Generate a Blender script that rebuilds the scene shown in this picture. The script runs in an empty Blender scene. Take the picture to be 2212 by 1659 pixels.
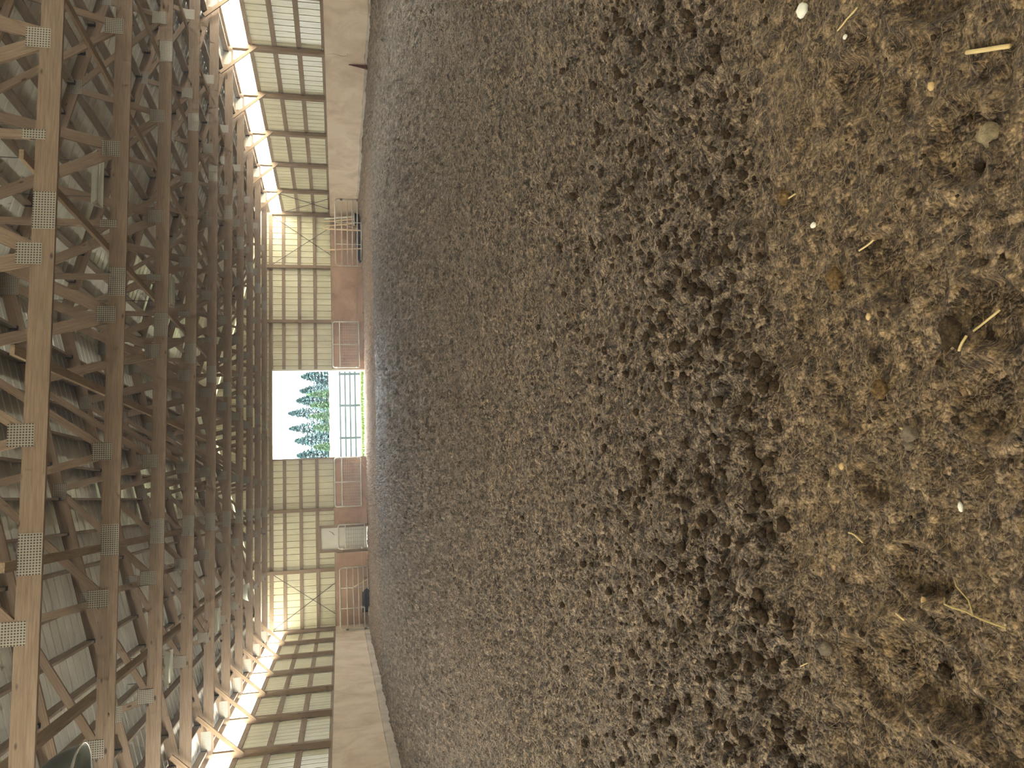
import bpy, math, random
import numpy as np
from mathutils import Vector, Matrix

random.seed(7)
np.random.seed(7)
SC = bpy.context.scene
COL = SC.collection

# ------------------------------------------------------------------ units
# Everything is laid out in "bay" units (truss spacing 2.4384) and brought
# to metres by K; the floor is z = 0.
K = 1.12
Z0 = 0.28


def W(v):
    return Vector((v[0] * K, v[1] * K, (v[2] - Z0) * K))


S = 2.4384
XL, XR, YF = -4.9865, 11.9996, 31.898     # kick-wall faces and far wall
YN = -9.0                                  # near end wall, behind the camera
T1 = 7.68                                  # near face of the first truss
XC = (XL + XR) / 2

# ------------------------------------------------------------------ camera
F_PX, PITCH, YAW, ROLL = 1629.48, 0.2272, 0.1441, 0.0150
cam_d = bpy.data.cameras.new('camera')
cam = bpy.data.objects.new('camera', cam_d)
COL.objects.link(cam)
cam_d.sensor_fit = 'HORIZONTAL'
cam_d.sensor_width = 36.0
cam_d.lens = F_PX / 2212.0 * 36.0
cam_d.clip_start = 0.05
cam_d.clip_end = 2000
sy, cy, sp, cp = math.sin(YAW), math.cos(YAW), math.sin(PITCH), math.cos(PITCH)
fw = Vector((sy * cp, cy * cp, -sp))
rt = Vector((cy, -sy, 0.0))
dn = fw.cross(rt)
rt2 = rt * math.cos(ROLL) + dn * math.sin(ROLL)
dn2 = dn * math.cos(ROLL) - rt * math.sin(ROLL)
# the photograph lies on its side: the picture's right is "down" in the hall
cx_, cy_ = dn2, rt2          # image x axis, image up axis
m = Matrix((cx_, cy_, -fw)).transposed().to_4x4()
m.translation = W((0, 0, 1.417))
cam.matrix_world = m
SC.camera = cam

# ------------------------------------------------------------------ light
SC.view_settings.view_transform = 'Standard'
SC.view_settings.look = 'None'
SC.view_settings.gamma = 1.0
SC.view_settings.use_curve_mapping = False
SC.view_settings.exposure = 1.8
SKY = 5.5
STRIP = 7.2
wd = bpy.data.worlds.new('world')
SC.world = wd
wd.use_nodes = True
bg = wd.node_tree.nodes['Background']
bg.inputs['Color'].default_value = (0.86, 0.93, 1.0, 1)
bg.inputs['Strength'].default_value = SKY
sun_d = bpy.data.lights.new('sun', 'SUN')
sun_d.energy = 3.5
sun_d.angle = 0.05
sun_d.color = (1.0, 0.95, 0.85)
sun = bpy.data.objects.new('sun', sun_d)
COL.objects.link(sun)
sun.location = (0, 60, 40)
sun.rotation_euler = (math.radians(-10), math.radians(-22), 0)
SC.cycles.max_bounces = 4
SC.cycles.diffuse_bounces = 3
SC.cycles.glossy_bounces = 2
SC.cycles.transmission_bounces = 2
SC.cycles.use_adaptive_sampling = True
SC.cycles.adaptive_threshold = 0.08
SC.cycles.adaptive_min_samples = 12
SC.cycles.sample_clamp_indirect = 6.0
SC.cycles.use_denoising = True


def portal(name, loc, rot, sx, sz):
    d = bpy.data.lights.new(name, 'AREA')
    d.shape = 'RECTANGLE'
    d.size, d.size_y = sx * K, sz * K
    d.cycles.is_portal = True
    o = bpy.data.objects.new(name, d)
    o.location = W(loc)
    o.rotation_euler = rot
    COL.objects.link(o)


portal('door_portal', (3.5, YF + .12, 2.15), (math.radians(-90), 0, 0), 3.6, 3.8)

# ------------------------------------------------------------------ nodes


def lin(r, g, b):
    f = lambda c: (c / 255 / 12.92) if c / 255 <= .04045 else ((c / 255 + .055) / 1.055) ** 2.4
    return (f(r), f(g), f(b), 1)


class NT:
    def __init__(self, name, rough=0.8, metal=0.0, spec=0.3):
        self.m = bpy.data.materials.new(name)
        self.m.use_nodes = True
        self.t = self.m.node_tree
        self.b = self.t.nodes['Principled BSDF']
        self.b.inputs['Roughness'].default_value = rough
        self.b.inputs['Metallic'].default_value = metal
        self.b.inputs['Specular IOR Level'].default_value = spec

    def n(self, kind, **kw):
        nd = self.t.nodes.new(kind)
        for k, v in kw.items():
            setattr(nd, k, v)
        return nd

    def link(self, a, b):
        self.t.links.new(a, b)

    def attr(self, name):
        nd = self.n('ShaderNodeAttribute')
        nd.attribute_name = name
        return nd.outputs['Vector']

    def pos(self):
        return self.n('ShaderNodeNewGeometry').outputs['Position']

    def map(self, vec, scale):
        nd = self.n('ShaderNodeMapping')
        nd.inputs['Scale'].default_value = scale
        self.link(vec, nd.inputs['Vector'])
        return nd.outputs['Vector']

    def noise(self, vec, scale, detail=4, rough=.55, dist=0.0):
        nd = self.n('ShaderNodeTexNoise')
        nd.inputs['Scale'].default_value = scale
        nd.inputs['Detail'].default_value = detail
        nd.inputs['Roughness'].default_value = rough
        nd.inputs['Distortion'].default_value = dist
        self.link(vec, nd.inputs['Vector'])
        return nd.outputs['Fac']

    def ramp(self, fac, stops):
        nd = self.n('ShaderNodeValToRGB')
        el = nd.color_ramp.elements
        while len(el) < len(stops):
            el.new(.5)
        for e, (p, c) in zip(el, stops):
            e.position = p
            e.color = c
        self.link(fac, nd.inputs['Fac'])
        return nd.outputs['Color']

    def mix(self, fac, a, b, mode='MIX'):
        nd = self.n('ShaderNodeMix', data_type='RGBA', blend_type=mode)
        for s, v in ((nd.inputs[0], fac), (nd.inputs[6], a), (nd.inputs[7], b)):
            if hasattr(v, 'is_output'):
                self.link(v, s)
            else:
                s.default_value = v
        return nd.outputs[2]

    def math(self, op, a, b=0.0):
        nd = self.n('ShaderNodeMath', operation=op)
        for s, v in ((nd.inputs[0], a), (nd.inputs[1], b)):
            if hasattr(v, 'is_output'):
                self.link(v, s)
            else:
                s.default_value = v
        return nd.outputs[0]

    def color(self, c):
        if hasattr(c, 'is_output'):
            self.link(c, self.b.inputs['Base Color'])
        else:
            self.b.inputs['Base Color'].default_value = c

    def bump(self, h, dist=.01, strength=1.0):
        nd = self.n('ShaderNodeBump')
        nd.inputs['Distance'].default_value = dist
        nd.inputs['Strength'].default_value = strength
        self.link(h, nd.inputs['Height'])
        self.link(nd.outputs['Normal'], self.b.inputs['Normal'])


def wood(name, light, dark, rough=.75, spec=.25, knots=True):
    t = NT(name, rough, 0, spec)
    g = t.attr('grain')
    st = t.map(g, (1.2, 22, 22))
    n1 = t.noise(st, 3.0, 5, .6, .4)
    c = t.ramp(n1, [(.3, dark), (.7, light)])
    n2 = t.noise(g, 2.2, 3, .5)
    c = t.mix(t.math('MULTIPLY', n2, .5), c, dark)
    if knots:
        v = t.n('ShaderNodeTexVoronoi')
        v.inputs['Scale'].default_value = 3.1
        t.link(t.map(g, (.7, 1.6, 1.6)), v.inputs['Vector'])
        k = t.ramp(v.outputs['Distance'], [(.05, (1, 1, 1, 1)), (.1, (0, 0, 0, 1))])
        c = t.mix(k, c, tuple(x * .35 for x in dark[:3]) + (1,))
    t.color(c)
    t.bump(n1, .002, .4)
    return t.m


M = {}
M['truss'] = wood('truss_wood', lin(168, 146, 122), lin(128, 106, 86))
M['post'] = wood('post_wood', lin(172, 148, 116), lin(128, 104, 80))
M['girt'] = wood('girt_wood', lin(176, 154, 124), lin(132, 110, 86))
M['purlin'] = wood('purlin_wood', lin(160, 142, 120), lin(112, 96, 80))
M['pole'] = wood('pole_wood', lin(244, 222, 184), lin(222, 196, 156), knots=False)
M['fence'] = wood('fence_wood', lin(52, 60, 62), lin(36, 44, 46))
M['straw'] = wood('straw', lin(232, 212, 160), lin(200, 172, 116), .6, .3, False)
M['twig'] = wood('twig', lin(196, 176, 120), lin(150, 130, 84), .7, .2, False)
M['bark'] = wood('bark', lin(90, 80, 70), lin(50, 44, 38), knots=False)


def plain(name, col, rough=.6, metal=0.0, spec=.4, var=.12, scale=3.0, rugged=0.0):
    t = NT(name, rough, metal, spec)
    n = t.noise(t.pos(), scale, 4)
    d = tuple(x * (1 - var * 2) for x in col[:3]) + (1,)
    t.color(t.ramp(n, [(.3, d), (.7, col)]))
    if rugged:
        t.bump(t.noise(t.pos(), 150, 5, .7), rugged, 1.0)
    return t.m


M['galv'] = plain('galvanized_pipe', lin(236, 228, 214), .42, .15, .5)
M['white_pipe'] = plain('white_painted_pipe', lin(226, 222, 206), .45, 0, .5)
M['dark_pipe'] = plain('dark_painted_pipe', lin(128, 122, 112), .5, .2, .5)
M['white_paint'] = plain('white_paint', lin(232, 230, 214), .5, 0, .4, .05)
M['fixture'] = plain('fixture_enamel', lin(214, 216, 196), .35, 0, .5, .04)
M['fixture_end'] = plain('fixture_end_steel', lin(186, 170, 146), .5, .2, .4)
M['black'] = plain('black_rubber', lin(34, 34, 38), .7, 0, .3)
M['cable'] = plain('brace_cable', lin(92, 86, 74), .5, .6, .4)
M['hanger'] = plain('joist_hanger', lin(44, 46, 50), .6, .3, .3)
M['rust'] = plain('rust', lin(112, 58, 40), .85, .2, .2, .2, 14)
M['bell_steel'] = plain('lamp_steel', lin(120, 126, 122), .3, .6, .5, .06)
M['bell_glass'] = plain('lamp_glass', lin(172, 160, 140), .2, 0, .6, .05)
M['stone'] = plain('stone', lin(142, 128, 110), .85, 0, .2, .25, 40, .006)
M['pale_clod'] = plain('dry_clod', lin(196, 176, 140), .95, 0, .1, .3, 60, .01)
M['clod'] = plain('soil_clod', lin(98, 80, 60), .95, 0, .1, .35, 90, .01)
M['dung'] = plain('dung_clod', lin(168, 136, 92), .95, 0, .1, .35, 110, .012)
M['chip'] = plain('white_chip', lin(240, 236, 220), .6, 0, .3, .05, 60)
M['woodchip'] = plain('wood_chip', lin(214, 182, 132), .8, 0, .2, .1, 60)
M['cord'] = plain('orange_cord', lin(236, 180, 104), .5, 0, .4, .05)

# nail plates: galvanised steel with rows of punched teeth
t = NT('nail_plate', .5, .55, .5)
g = t.attr('grain')
sx = t.n('ShaderNodeSeparateXYZ')
t.link(g, sx.inputs[0])
u = t.math('FRACT', t.math('MULTIPLY', sx.outputs[0], 40.0))
v = t.math('FRACT', t.math('MULTIPLY', sx.outputs[1], 40.0))
hole = t.math('MULTIPLY', t.math('LESS_THAN', t.math('ABSOLUTE', t.math('SUBTRACT', u, .5)), .28),
              t.math('LESS_THAN', t.math('ABSOLUTE', t.math('SUBTRACT', v, .5)), .30))
t.color(t.mix(hole, lin(178, 170, 154), lin(70, 60, 50)))
t.link(t.math('SUBTRACT', .55, t.math('MULTIPLY', hole, .5)), t.b.inputs['Metallic'])
M['plate'] = t.m

# painted sheet steel
def sheet(name, col, rough, spec, dirt):
    t = NT(name, rough, 0.0, spec)
    n = t.noise(t.map(t.pos(), (1, 1, .35)), 1.6, 5, .6)
    n2 = t.noise(t.pos(), 30, 3)
    c = t.ramp(n, [(.3, dirt), (.65, col)])
    c = t.mix(t.math('MULTIPLY', n2, .18), c, dirt)
    t.color(c)
    t.link(t.math('ADD', rough - .08, t.math('MULTIPLY', n, .16)), t.b.inputs['Roughness'])
    return t.m


M['siding'] = sheet('cream_siding', lin(234, 230, 196), .32, .6, lin(208, 200, 164))
M['roof'] = sheet('roof_steel', lin(236, 236, 222), .13, 1.0, lin(214, 212, 198))

# translucent eave panel lit by the daylight behind it
t = NT('eave_light_panel', .4, 0, .4)
n = t.noise(t.map(t.pos(), (1, .5, 8)), 2.0, 3)
t.color(lin(240, 240, 232))
t.b.inputs['Emission Color'].default_value = (1.0, .985, .88, 1)
t.link(t.math('MULTIPLY', t.math('ADD', .86, t.math('MULTIPLY', n, .28)), STRIP), t.b.inputs['Emission Strength'])
M['eave'] = t.m

# plywood kick boards, dust stained
def kick(name, c1, c2, c3):
    t = NT(name, .85, 0, .2)
    p = t.pos()
    n = t.noise(p, 1.1, 5, .65, .6)
    n2 = t.noise(t.map(p, (1, .5, 5)), 4, 5, .7, 1.2)
    c = t.ramp(n, [(.32, c2), (.6, c1)])
    sc_ = t.ramp(n2, [(.56, (0, 0, 0, 1)), (.7, (1, 1, 1, 1))])
    c = t.mix(t.math('MULTIPLY', sc_, .28), c, c3)
    n3 = t.noise(p, 55, 3)
    c = t.mix(t.math('MULTIPLY', n3, .2), c, c2)
    t.color(c)
    t.bump(n3, .002, .5)
    return t.m


M['kick'] = kick('kick_plywood', lin(232, 212, 186), lin(204, 180, 152), lin(244, 230, 208))
M['kick_far'] = kick('kick_plywood_far', lin(200, 166, 138), lin(166, 132, 108), lin(214, 184, 156))
M['plank'] = kick('skirt_plank', lin(214, 200, 180), lin(168, 152, 134), lin(232, 222, 206))
M['chalk'] = plain('scuff_mark', lin(226, 212, 188), .9, 0, .1)

# arena soil
t = NT('arena_soil', .62, 0, .4)
p = t.pos()
n1 = t.noise(p, 1.3, 4, .6)
n2 = t.noise(p, 26, 5, .65)
n3 = t.noise(p, 140, 4, .6)
n4 = t.noise(t.map(p, (1.0, 7.0, 1.0)), 2.2, 4, .6, .5)
c = t.ramp(n2, [(.34, lin(44, 36, 30)), (.5, lin(84, 71, 60)), (.66, lin(150, 132, 112))])
c = t.mix(t.math('MULTIPLY', n4, .55), c, lin(108, 94, 80))
near = t.n('ShaderNodeAttribute')
near.attribute_name = 'packed'
cn = t.ramp(n2, [(.34, lin(56, 42, 28)), (.5, lin(106, 86, 60)), (.68, lin(164, 138, 102))])
c = t.mix(near.outputs['Fac'], c, cn)
tawny = t.n('ShaderNodeAttribute')
tawny.attribute_name = 'tawny_band'
c = t.mix(tawny.outputs['Fac'], c, t.mix(n2, lin(124, 90, 62), lin(186, 140, 96)))
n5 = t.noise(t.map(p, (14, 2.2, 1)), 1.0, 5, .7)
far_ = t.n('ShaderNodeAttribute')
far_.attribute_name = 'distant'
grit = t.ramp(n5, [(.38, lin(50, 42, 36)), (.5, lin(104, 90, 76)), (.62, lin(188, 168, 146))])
c = t.mix(t.math('MULTIPLY', far_.outputs['Fac'], .75), c, t.mix(tawny.outputs['Fac'], grit, t.mix(.5, grit, lin(222, 184, 146))))
c = t.mix(t.math('MULTIPLY', n1, .25), c, lin(66, 54, 44))
spk = t.ramp(n3, [(.6, (0, 0, 0, 1)), (.7, (1, 1, 1, 1))])
c = t.mix(t.math('MULTIPLY', spk, .55), c, lin(176, 150, 118))
drk = t.ramp(t.noise(p, 75, 4, .65), [(.34, (1, 1, 1, 1)), (.46, (0, 0, 0, 1))])
c = t.mix(t.math('MULTIPLY', drk, .6), c, lin(46, 36, 26))
def rim_glints(scale, width):
    nv = t.noise(t.map(p, scale), 1.0, 3, .6, .8)
    return t.math('LESS_THAN', t.math('ABSOLUTE', t.math('SUBTRACT', nv, .5)), width)


vn = t.math('ADD', rim_glints((2.2, 15, 1), .013), t.math('MULTIPLY', rim_glints((6, 30, 1), .016), .8))
vn = t.math('MINIMUM', vn, 1.0)
vn = t.math('MULTIPLY', vn, t.math('SUBTRACT', .55, t.math('MULTIPLY', near.outputs['Fac'], .25)))
c = t.mix(vn, c, lin(176, 152, 126))  # pale wavy lines: rim light on soil crests put into the colour
t.link(t.math('ADD', .62, t.math('MULTIPLY', tawny.outputs['Fac'], .36)), t.b.inputs['Roughness'])
t.link(t.math('SUBTRACT', .4, t.math('MULTIPLY', tawny.outputs['Fac'], .36)), t.b.inputs['Specular IOR Level'])


def crumbs(scale, warp):
    vv = t.n('ShaderNodeTexVoronoi')
    vv.inputs['Scale'].default_value = scale
    vv.inputs['Randomness'].default_value = 1.0
    t.link(p, vv.inputs['Vector'])
    sep = t.n('ShaderNodeSeparateColor')
    t.link(vv.outputs['Color'], sep.inputs[0])
    return vv.outputs['Distance'], sep.outputs[0]


d1, r1 = crumbs(48, 0)
d2, r2 = crumbs(120, 0)
tone = t.math('ADD', t.math('MULTIPLY', r1, .5), t.math('MULTIPLY', r2, .5))
gr = t.ramp(tone, [(.15, (.42, .41, .40, 1)), (.5, (.9, .9, .9, 1)), (.85, (1.5, 1.48, 1.45, 1))])
c = t.mix(1.0, c, gr, 'MULTIPLY')
t.color(c)
hh = t.math('ADD', t.math('MULTIPLY', n2, .5), t.math('MULTIPLY', n3, .3))
hh = t.math('SUBTRACT', hh, t.math('ADD', t.math('MULTIPLY', d1, .8), t.math('MULTIPLY', d2, .4)))
t.bump(hh, .018, 1.0)
M['soil'] = t.m
M['fiber'] = wood('root_fibre', lin(196, 172, 138), lin(140, 116, 90), .9, .1, False)

# outdoors
def grassy(name, a, b, c_):
    t = NT(name, .95, 0, .1)
    p = t.pos()
    n = t.noise(p, .5, 5, .6)
    n2 = t.noise(p, 9, 4, .7)
    c = t.ramp(n, [(.35, a), (.65, b)])
    c = t.mix(t.math('MULTIPLY', n2, .5), c, c_)
    t.color(c)
    t.bump(n2, .05, .8)
    return t.m


M['grass'] = grassy('pasture', lin(118, 122, 84), lin(138, 132, 100), lin(92, 108, 60))
M['blade'] = plain('grass_blade', lin(92, 116, 34), .8, 0, .2, .2)
M['needle'] = plain('conifer_needles', lin(72, 104, 100), .8, 0, .2, .25, 2)
M['leaf'] = plain('young_leaves', lin(88, 120, 74), .8, 0, .2, .25, 2)


# ------------------------------------------------------------------ mesh builder
class MB:
    def __init__(s):
        s.v, s.f, s.g = [], [], []

    def add(s, vs, fs, gs):
        o = len(s.v)
        s.v += [tuple(v) for v in vs]
        s.g += [tuple(g) for g in gs]
        s.f += [tuple(i + o for i in f) for f in fs]
        return s

    def beam(s, p, q, w, h, up=(0, 0, 1), ext=0.0):
        p, q = Vector(p), Vector(q)
        d = (q - p)
        L = d.length
        d /= L
        p = p - d * ext
        q = q + d * ext
        L += 2 * ext
        up = Vector(up)
        side = d.cross(up)
        if side.length < 1e-5:
            side = d.cross(Vector((0, 1, 0)))
        side.normalize()
        up = side.cross(d).normalized()
        r = (random.random() * 50, random.random() * 9, random.random() * 9)
        vs, gs = [], []
        for t_, P in ((0, p), (L, q)):
            for a, b in ((-1, -1), (1, -1), (1, 1), (-1, 1)):
                vs.append(P + side * (a * w / 2) + up * (b * h / 2))
                gs.append((t_ + r[0], a * w / 2 + r[1], b * h / 2 + r[2]))
        return s.add(vs, [(0, 1, 2, 3), (7, 6, 5, 4), (0, 4, 5, 1), (1, 5, 6, 2), (2, 6, 7, 3), (3, 7, 4, 0)], gs)

    def box(s, x0, x1, y0, y1, z0, z1):
        d = (x1 - x0, y1 - y0, z1 - z0)
        o = sorted(range(3), key=lambda i: -d[i])
        r = (random.random() * 50, random.random() * 9, random.random() * 9)
        vs = [(x, y, z) for z in (z0, z1) for x, y in ((x0, y0), (x1, y0), (x1, y1), (x0, y1))]
        gs = [(v[o[0]] + r[0], v[o[1]] + r[1], v[o[2]] + r[2]) for v in vs]
        return s.add(vs, [(3, 2, 1, 0), (4, 5, 6, 7), (0, 1, 5, 4), (1, 2, 6, 5), (2, 3, 7, 6), (3, 0, 4, 7)], gs)

    def tube(s, path, r, n=8, cap=True, radii=None):
        P = [Vector(p) for p in path]
        m_ = len(P)
        vs, gs, fs = [], [], []
        acc = random.random() * 30
        prev = None
        for i in range(m_):
            d = (P[min(i + 1, m_ - 1)] - P[max(i - 1, 0)]).normalized()
            if prev is None:
                a = Vector((0, 0, 1)) if abs(d.z) < .9 else Vector((1, 0, 0))
                a = (a - d * a.dot(d)).normalized()
            else:
                a = (prev - d * prev.dot(d)).normalized()
            prev = a
            b = d.cross(a)
            if i:
                acc += (P[i] - P[i - 1]).length
            rr = radii[i] if radii else r
            for k in range(n):
                t_ = 2 * math.pi * k / n
                vs.append(P[i] + a * (math.cos(t_) * rr) + b * (math.sin(t_) * rr))
                gs.append((acc, math.cos(t_) * rr, math.sin(t_) * rr))
        for i in range(m_ - 1):
            for k in range(n):
                k2 = (k + 1) % n
                fs.append((i * n + k, i * n + k2, (i + 1) * n + k2, (i + 1) * n + k))
        if cap:
            fs.append(tuple(range(n))[::-1])
            fs.append(tuple((m_ - 1) * n + k for k in range(n)))
        return s.add(vs, fs, gs)

    def lathe(s, prof, c, n=28, axis=Vector((0, 0, 1))):
        c = Vector(c)
        q = Vector((0, 0, 1)).rotation_difference(axis)
        vs, fs = [], []
        for (r, z) in prof:
            for k in range(n):
                a = 2 * math.pi * k / n
                vs.append(c + q @ Vector((r * math.cos(a), r * math.sin(a), z)))
        for i in range(len(prof) - 1):
            for k in range(n):
                k2 = (k + 1) % n
                fs.append((i * n + k, i * n + k2, (i + 1) * n + k2, (i + 1) * n + k))
        return s.add(vs, fs, vs)

    def prism(s, poly, axis, a0, a1):
        """poly: 2-D outline; axis 'x','y','z' is the extrusion axis"""
        def mk(p, a):
            return {'x': (a, p[0], p[1]), 'y': (p[0], a, p[1]), 'z': (p[0], p[1], a)}[axis]
        n = len(poly)
        vs = [mk(p, a0) for p in poly] + [mk(p, a1) for p in poly]
        fs = [tuple(range(n))[::-1], tuple(range(n, 2 * n))]
        fs += [(i, (i + 1) % n, n + (i + 1) % n, n + i) for i in range(n)]
        return s.add(vs, fs, vs)

    def blob(s, c, rx, ry, rz, seed=0, rough=.25, rot=0.0, n=10, mrows=7):
        rg = random.Random(seed)
        ph = [rg.uniform(0, 6.28) for _ in range(8)]
        fr = [rg.uniform(1.5, 4.5) for _ in range(8)]
        c = Vector(c)
        vs, fs = [], []
        cr, sr = math.cos(rot), math.sin(rot)
        for i in range(mrows + 1):
            th = math.pi * i / mrows
            for k in range(n):
                a = 2 * math.pi * k / n
                x, y, z = math.sin(th) * math.cos(a), math.sin(th) * math.sin(a), math.cos(th)
                d = 1 + .6 * rough * (math.sin(fr[0] * x * 2 + ph[0]) * math.sin(fr[1] * y * 2 + ph[1]) +
                                 .6 * math.sin(fr[2] * 2.5 * z + ph[2]) * math.sin(fr[3] * 2.5 * x + ph[3]) +
                                 .5 * math.sin(fr[4] * 3 * y + ph[4]))
                X, Y, Zz = x * rx * d, y * ry * d, z * rz * d
                vs.append(c + Vector((X * cr - Y * sr, X * sr + Y * cr, Zz)))
        for i in range(mrows):
            for k in range(n):
                k2 = (k + 1) % n
                fs.append((i * n + k, (i + 1) * n + k, (i + 1) * n + k2, i * n + k2))
        return s.add(vs, fs, vs)

    def build(s, name, mat, parent=None, smooth=False):
        wv = [W(v) for v in s.v]
        if parent is not None:
            org = parent.matrix_world.translation.copy()
            pp = parent
            org = Vector(pp['_o'])
        else:
            xs = [v.x for v in wv]
            ys = [v.y for v in wv]
            zs = [v.z for v in wv]
            org = Vector(((min(xs) + max(xs)) / 2, (min(ys) + max(ys)) / 2, min(zs)))
        me = bpy.data.meshes.new(name)
        me.from_pydata([v - org for v in wv], [], s.f)
        a = me.attributes.new('grain', 'FLOAT_VECTOR', 'POINT')
        a.data.foreach_set('vector', np.array(s.g, dtype=np.float32).ravel())
        if smooth:
            me.polygons.foreach_set('use_smooth', [True] * len(me.polygons))
        me.materials.append(mat)
        o = bpy.data.objects.new(name, me)
        COL.objects.link(o)
        if parent is not None:
            o.parent = parent
            o['_o'] = tuple(org)
        else:
            o.location = org
            o['_o'] = tuple(org)
        return o


def tag(o, label=None, cat=None, group=None, kind=None):
    if label:
        o['label'] = label
    if cat:
        o['category'] = cat
    if group:
        o['group'] = group
    if kind:
        o['kind'] = kind
    return o


def thing(name, base, label, cat, group=None):
    o = bpy.data.objects.new(name, None)
    o.empty_display_size = .2
    o.location = W(base)
    o['_o'] = tuple(W(base))
    COL.objects.link(o)
    return tag(o, label, cat, group)


def copy_tree(o, shift, label=None, group=None, parent=None):
    c = o.copy()
    COL.objects.link(c)
    if parent is None:
        c.location = o.location + Vector(shift) * K
        if label:
            c['label'] = label
        if group:
            c['group'] = group
    else:
        c.parent = parent
    for ch in o.children:
        copy_tree(ch, shift, parent=c)
    return c


ORD = ['nearest', 'second', 'third', 'fourth', 'fifth', 'sixth', 'seventh', 'eighth', 'ninth', 'tenth',
       'eleventh', 'twelfth', 'thirteenth', 'fourteenth', 'fifteenth', 'sixteenth', 'seventeenth']
NTH = ['first'] + ORD[1:]

# ------------------------------------------------------------------ floor height field


def _h2(ix, iy, s):
    n = (ix.astype(np.int64) * 374761393 + iy.astype(np.int64) * 668265263 + s * 974634777) & 0xffffffff
    n = ((n ^ (n >> 13)) * 1274126177) & 0xffffffff
    return ((n ^ (n >> 16)) & 0xffff) / 65535.0


def vnoise(x, y, s=0):
    ix, iy = np.floor(x), np.floor(y)
    fx, fy = x - ix, y - iy
    fx = fx * fx * (3 - 2 * fx)
    fy = fy * fy * (3 - 2 * fy)
    a, b = _h2(ix, iy, s), _h2(ix + 1, iy, s)
    c, d = _h2(ix, iy + 1, s), _h2(ix + 1, iy + 1, s)
    return (a + (b - a) * fx) + ((c + (d - c) * fx) - (a + (b - a) * fx)) * fy


def fbm(x, y, s=0, o=4):
    r, a, t_ = 0, 1.0, 0
    for i in range(o):
        r = r + a * vnoise(x * 2 ** i, y * 2 ** i, s + i * 17)
        t_ += a
        a *= .5
    return r / t_ - .5


def clods(x, y, cell, s, dens=.6, sharp=1.0):
    """rounded crumbs scattered on a jittered lattice"""
    gx, gy = np.floor(x / cell), np.floor(y / cell)
    best = np.zeros_like(x)
    for i in (-1, 0, 1):
        for j in (-1, 0, 1):
            cx, cy_ = gx + i, gy + j
            px = (cx + _h2(cx, cy_, s)) * cell
            py = (cy_ + _h2(cx, cy_, s + 1)) * cell
            r = cell * (.25 + .5 * _h2(cx, cy_, s + 2))
            on = (_h2(cx, cy_, s + 3) < dens)
            dx, dy = x - px, y - py
            k = .6 + .8 * _h2(cx, cy_, s + 4)
            d2 = (dx * dx * k + dy * dy / k) / (r * r)
            hgt = np.sqrt(np.clip(1 - d2, 0, 1)) * (r / cell) * on
            best = np.maximum(best, hgt)
    return best


def sst(a, b, x):
    t_ = np.clip((x - a) / (b - a), 0, 1)
    return t_ * t_ * (3 - 2 * t_)


PRINTS = [  # x, y, half length, half width, angle, depth
    (.425, 1.325, .105, .055, .5, .022), (-.40, 1.34, .13, .085, 1.2, .030), (-.44, 1.50, .10, .06, .9, .020),
    (.60, 1.10, .09, .07, .2, .020), (.27, 1.08, .09, .06, .9, .018), (.12, 1.12, .08, .06, .3, .020),
    (-.20, 1.33, .09, .055, 1.4, .022), (-.47, 1.20, .08, .05, .6, .016), (.16, 1.52, .07, .05, .2, .016),
    (.85, 1.35, .09, .06, .6, .016), (-.02, 1.44, .06, .045, .8, .015), (-.62, 1.62, .10, .06, .5, .02),
    (.92, 1.12, .10, .06, 1.1, .018), (.33, 1.68, .07, .05, 1.2, .015), (-.30, 1.68, .07, .05, .2, .014)]


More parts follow.
